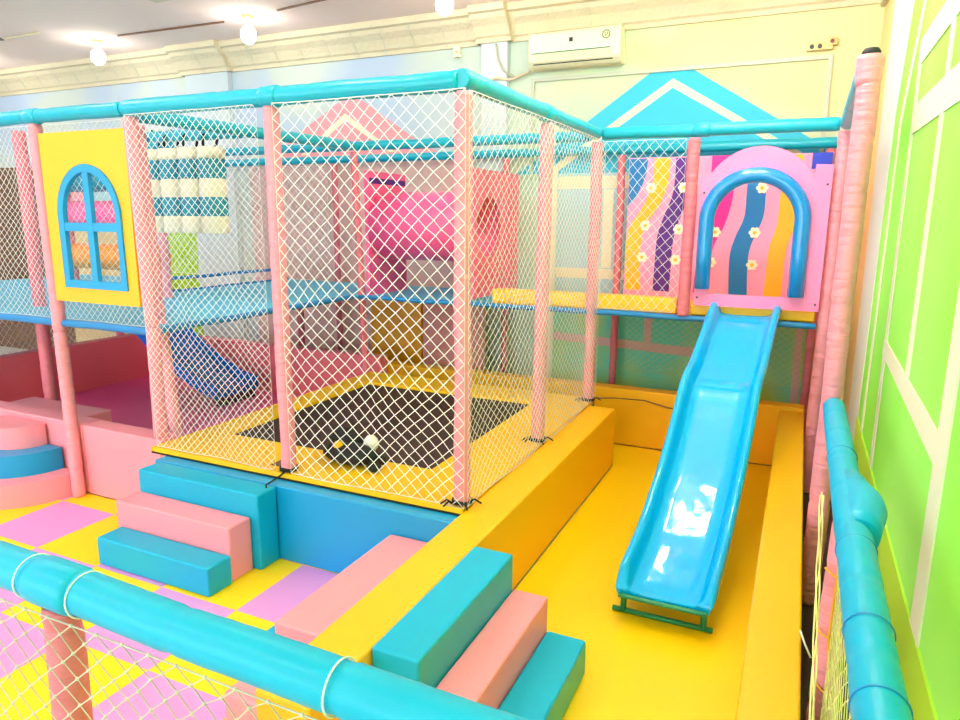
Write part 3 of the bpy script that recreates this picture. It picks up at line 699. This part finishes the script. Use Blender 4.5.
tag(MB().tube([(-1.48, 5.53, .525), (-1.35, 5.7, .50), (-1.15, 5.955, .44), (-.95, 5.962, .40), (-.7, 5.962, .38), (-.45, 5.962, .42), (-.3, 5.962, .47)], .006, 6).build('loose_cable', SHADEB), 'thin dark cable sagging across the back pit wall behind the slide', 'cable')

# ================================================================= WALL FITTINGS
t = thing('air_conditioner', (-2.2, 6.78, 3.36), 'off-white wall mounted split air conditioner below the crown moulding', 'air conditioner')
# body profile extruded along x
pf = [(6.795, 3.73), (6.60, 3.73), (6.575, 3.70), (6.57, 3.55), (6.585, 3.47), (6.63, 3.43), (6.70, 3.42), (6.795, 3.44)]
MB().plate(pf, [], 'x', -2.55, -1.68).build('body', ACM, t, .012)
lv = MB().plate([(6.575, 3.535), (6.569, 3.535), (6.583, 3.462), (6.589, 3.466)], [], 'x', -2.51, -1.74).build('louver', ACL, t)
MB().box(-2.52, -1.76, 6.562, 6.568, 3.537, 3.544).build('trim_line', GREENM, t)
MB().box(-2.51, -1.74, 6.596, 6.61, 3.445, 3.452).build('louver_gap', DARK, lv)
MB().box(-2.15, -2.115, 6.564, 6.57, 3.62, 3.655).build('display', DARK, t)
b = MB().tube([(-1.80+.034*math.cos(a), 6.566, 3.652+.034*math.sin(a)) for a in [2*PI*k/24 for k in range(25)]], .004, 6, cap=False)
b.tube([(-1.812, 6.566, 3.652+.018), (-1.806, 6.566, 3.636), (-1.788, 6.566, 3.652), (-1.792, 6.566, 3.67)], .003, 6)
b.build('round_logo', mat('olive_print', (90, 120, 20), .5), t)
tag(MB().tube([(-3.9, 6.76, 3.33), (-3.1, 6.71, 3.37), (-2.95, 6.71, 3.38), (-2.80, 6.74, 3.36), (-2.62, 6.76, 3.42), (-2.58, 6.74, 3.48)], .014, 8).build('refrigerant_pipe', mat('taped_pipe', (205, 190, 165), .6)), 'taped pipe leading left from the air conditioner', 'pipe')
tag(MB().tube([(-2.95, 6.70, 3.70), (-2.93, 6.70, 3.55), (-2.86, 6.72, 3.44), (-2.75, 6.75, 3.38)], .010, 8).build('power_cable', mat('grey_cable', (190, 185, 165), .6)), 'grey cable curving down the pilaster to the air conditioner', 'cable')
tag(MB().box(-2.60, .08, 6.775, 6.799, 3.33, 3.365).box(-2.60, -2.565, 6.775, 6.799, 2.4, 3.33).box(.045, .08, 6.775, 6.799, 2.4, 3.33).build('cable_trunking', GREY), 'grey cable trunking framing the wall above the blue painted roof', 'cable trunking')
t = thing('socket_box', (-.03, 6.78, 3.40), 'tan electrical socket box high on the back wall at the right', 'socket box')
MB().box(-.13, .07, 6.755, 6.80, 3.40, 3.455).build('plate', BRASS, t, .004)
MB().box(.02, .10, 6.75, 6.80, 3.43, 3.49).build('switch_plate', BRASS, t, .004)
for x in (-.09, -.03): MB().tube([(x, 6.755, 3.428), (x, 6.742, 3.428)], .018, 12).build('socket', DARK, t)
MB().tube([(.06, 6.75, 3.46), (.06, 6.735, 3.46)], .016, 12).build('knob', mat('dark_red', (120, 40, 40), .5), t)
t = thing('wall_camera', (-3.4, 6.75, 3.62), 'small cream camera bracket high on the wall left of the pilaster', 'camera')
MB().box(-3.46, -3.38, 6.76, 6.80, 3.63, 3.74).build('base', ACM, t, .006)
MB().tube([(-3.42, 6.76, 3.68), (-3.38, 6.70, 3.64), (-3.32, 6.68, 3.61)], .014, 8).build('arm', ACM, t)

# ceiling lamps
def lamp(x, y, lb, bm=None):
    t = thing('ceiling_lamp', (x, y, ZC), lb, 'ceiling lamp', 'round white bulbs on the ceiling')
    MB().tube([(x, y, ZC), (x, y, ZC-.02), (x, y, ZC-.03)], [.06, .058, .04], 20).build('base', BRASS, t)
    MB().tube([(x, y, ZC-.03), (x, y, ZC-.11)], .03, 14).build('socket', WHITE, t)
    MB().sphere((x, y, ZC-.185), .078, .078, .088, 20).build('bulb', bm or BULB, t)
lamp(-7.75, 5.97, 'leftmost glowing ceiling bulb, above the yellow window board')
lamp(-5.38, 5.90, 'middle one of the three glowing ceiling bulbs in view')
lamp(-3.05, 5.80, 'glowing ceiling bulb cut by the top edge, nearest the air conditioner')
lamp(-10.2, 5.9, 'ceiling bulb at the far left edge, mostly out of view')
for x, y in ((-.8, 5.4), (-.30, 4.35), (-.85, 4.45), (-.35, 3.3), (-.9, 3.35), (-10.2, 2.6), (-7.7, 2.6), (-5.3, 2.6), (-2.9, 2.6), (-.6, 2.6), (-7.7, -.8), (-5.3, -.8), (-2.9, -.8), (-.5, -.8), (-5.3, -3.6), (-1.5, -3.6)):  # unseen bulbs added to light the room and the slide
    lamp(x, y, 'unseen ceiling bulb added for light in the part of the room nearer the viewer', BULB2 if y < 5 else BULB)
for a, b_, lb in (((-7.3, 5.9, ZC-.01), (-5.75, 5.95, ZC-.01), 'thin dark wire on the ceiling between the two left bulbs'),
                  ((-4.95, 5.85, ZC-.01), (-3.25, 5.6, ZC-.01), 'thin dark wire on the ceiling between the two right bulbs'),
                  ((-9.2, 5.5, ZC-.01), (-8.0, 5.45, ZC-.01), 'short cream conduit on the ceiling at the far left')):
    tag(MB().tube([a, b_], .010, 6).build('ceiling_wire', SHADEB if 'dark' in lb else CREAM), lb, 'wire')
tag(MB().box(-5.75, -5.55, 4.95, 5.1, ZC-.05, ZC).build('junction_box', CREAM, None, .006), 'small cream junction box on the ceiling at the top edge', 'junction box')
t = thing('ceiling_fan', (-8.3, 4.5, ZC), 'ceiling fan at the top left with one grey blade in view', 'ceiling fan')
fx, fy, fz = -8.15, 4.62, ZC-.28
MB().tube([(fx, fy, ZC), (fx, fy, fz+.06)], .018, 10).build('rod', GREY, t)
mo = MB().tube([(fx, fy, fz+.07), (fx, fy, fz+.05), (fx, fy, fz-.03), (fx, fy, fz-.05)], [.05, .10, .10, .06], 20).build('motor', GREY, t)
for k in range(3):
    a = 2*PI*k/3 + .12
    c, s = math.cos(a), math.sin(a)
    pts = [(.09, -.03), (.2, -.055), (.62, -.07), (.66, 0), (.62, .07), (.2, .055), (.09, .03)]
    MB().plate([(fx+c*u-s*v, fy+s*u+c*v) for u, v in pts], [], 'z', fz-.004, fz+.004).build('blade', mat('fan_blade', (120, 110, 108), .5), mo)

# ================================================================= CAMERA, WORLD
yaw, pit, rol = map(math.radians, (-24.81, 11.574, .443))
cy, sy = math.cos(yaw), math.sin(yaw); cp, sp = math.cos(pit), math.sin(pit)
f = Vector((sy*cp, cy*cp, -sp)); r = Vector((cy, -sy, 0)); u = r.cross(f)
cr_, sr_ = math.cos(rol), math.sin(rol)
R = cr_*r + sr_*u; U = -sr_*r + cr_*u
cam = bpy.data.cameras.new('camera'); co = bpy.data.objects.new('camera', cam); COL.objects.link(co)
M = Matrix((R, U, -f)).transposed().to_4x4(); M.translation = Vector((0, 0, 2.0)); co.matrix_world = M
cam.sensor_width = 36; cam.lens = 689.1/960*36; cam.clip_start = .05
SC.camera = co
w = bpy.data.worlds.new('world'); SC.world = w; w.use_nodes = True
bg = w.node_tree.nodes['Background']; bg.inputs['Color'].default_value = (.84, .93, 1, 1); bg.inputs['Strength'].default_value = 4.6
vs_ = SC.view_settings; vs_.view_transform = 'Standard'; vs_.look = 'None'; vs_.gamma = 1; vs_.use_curve_mapping = False
vs_.exposure = 0.26
SC.cycles.max_bounces = 8; SC.cycles.diffuse_bounces = 5
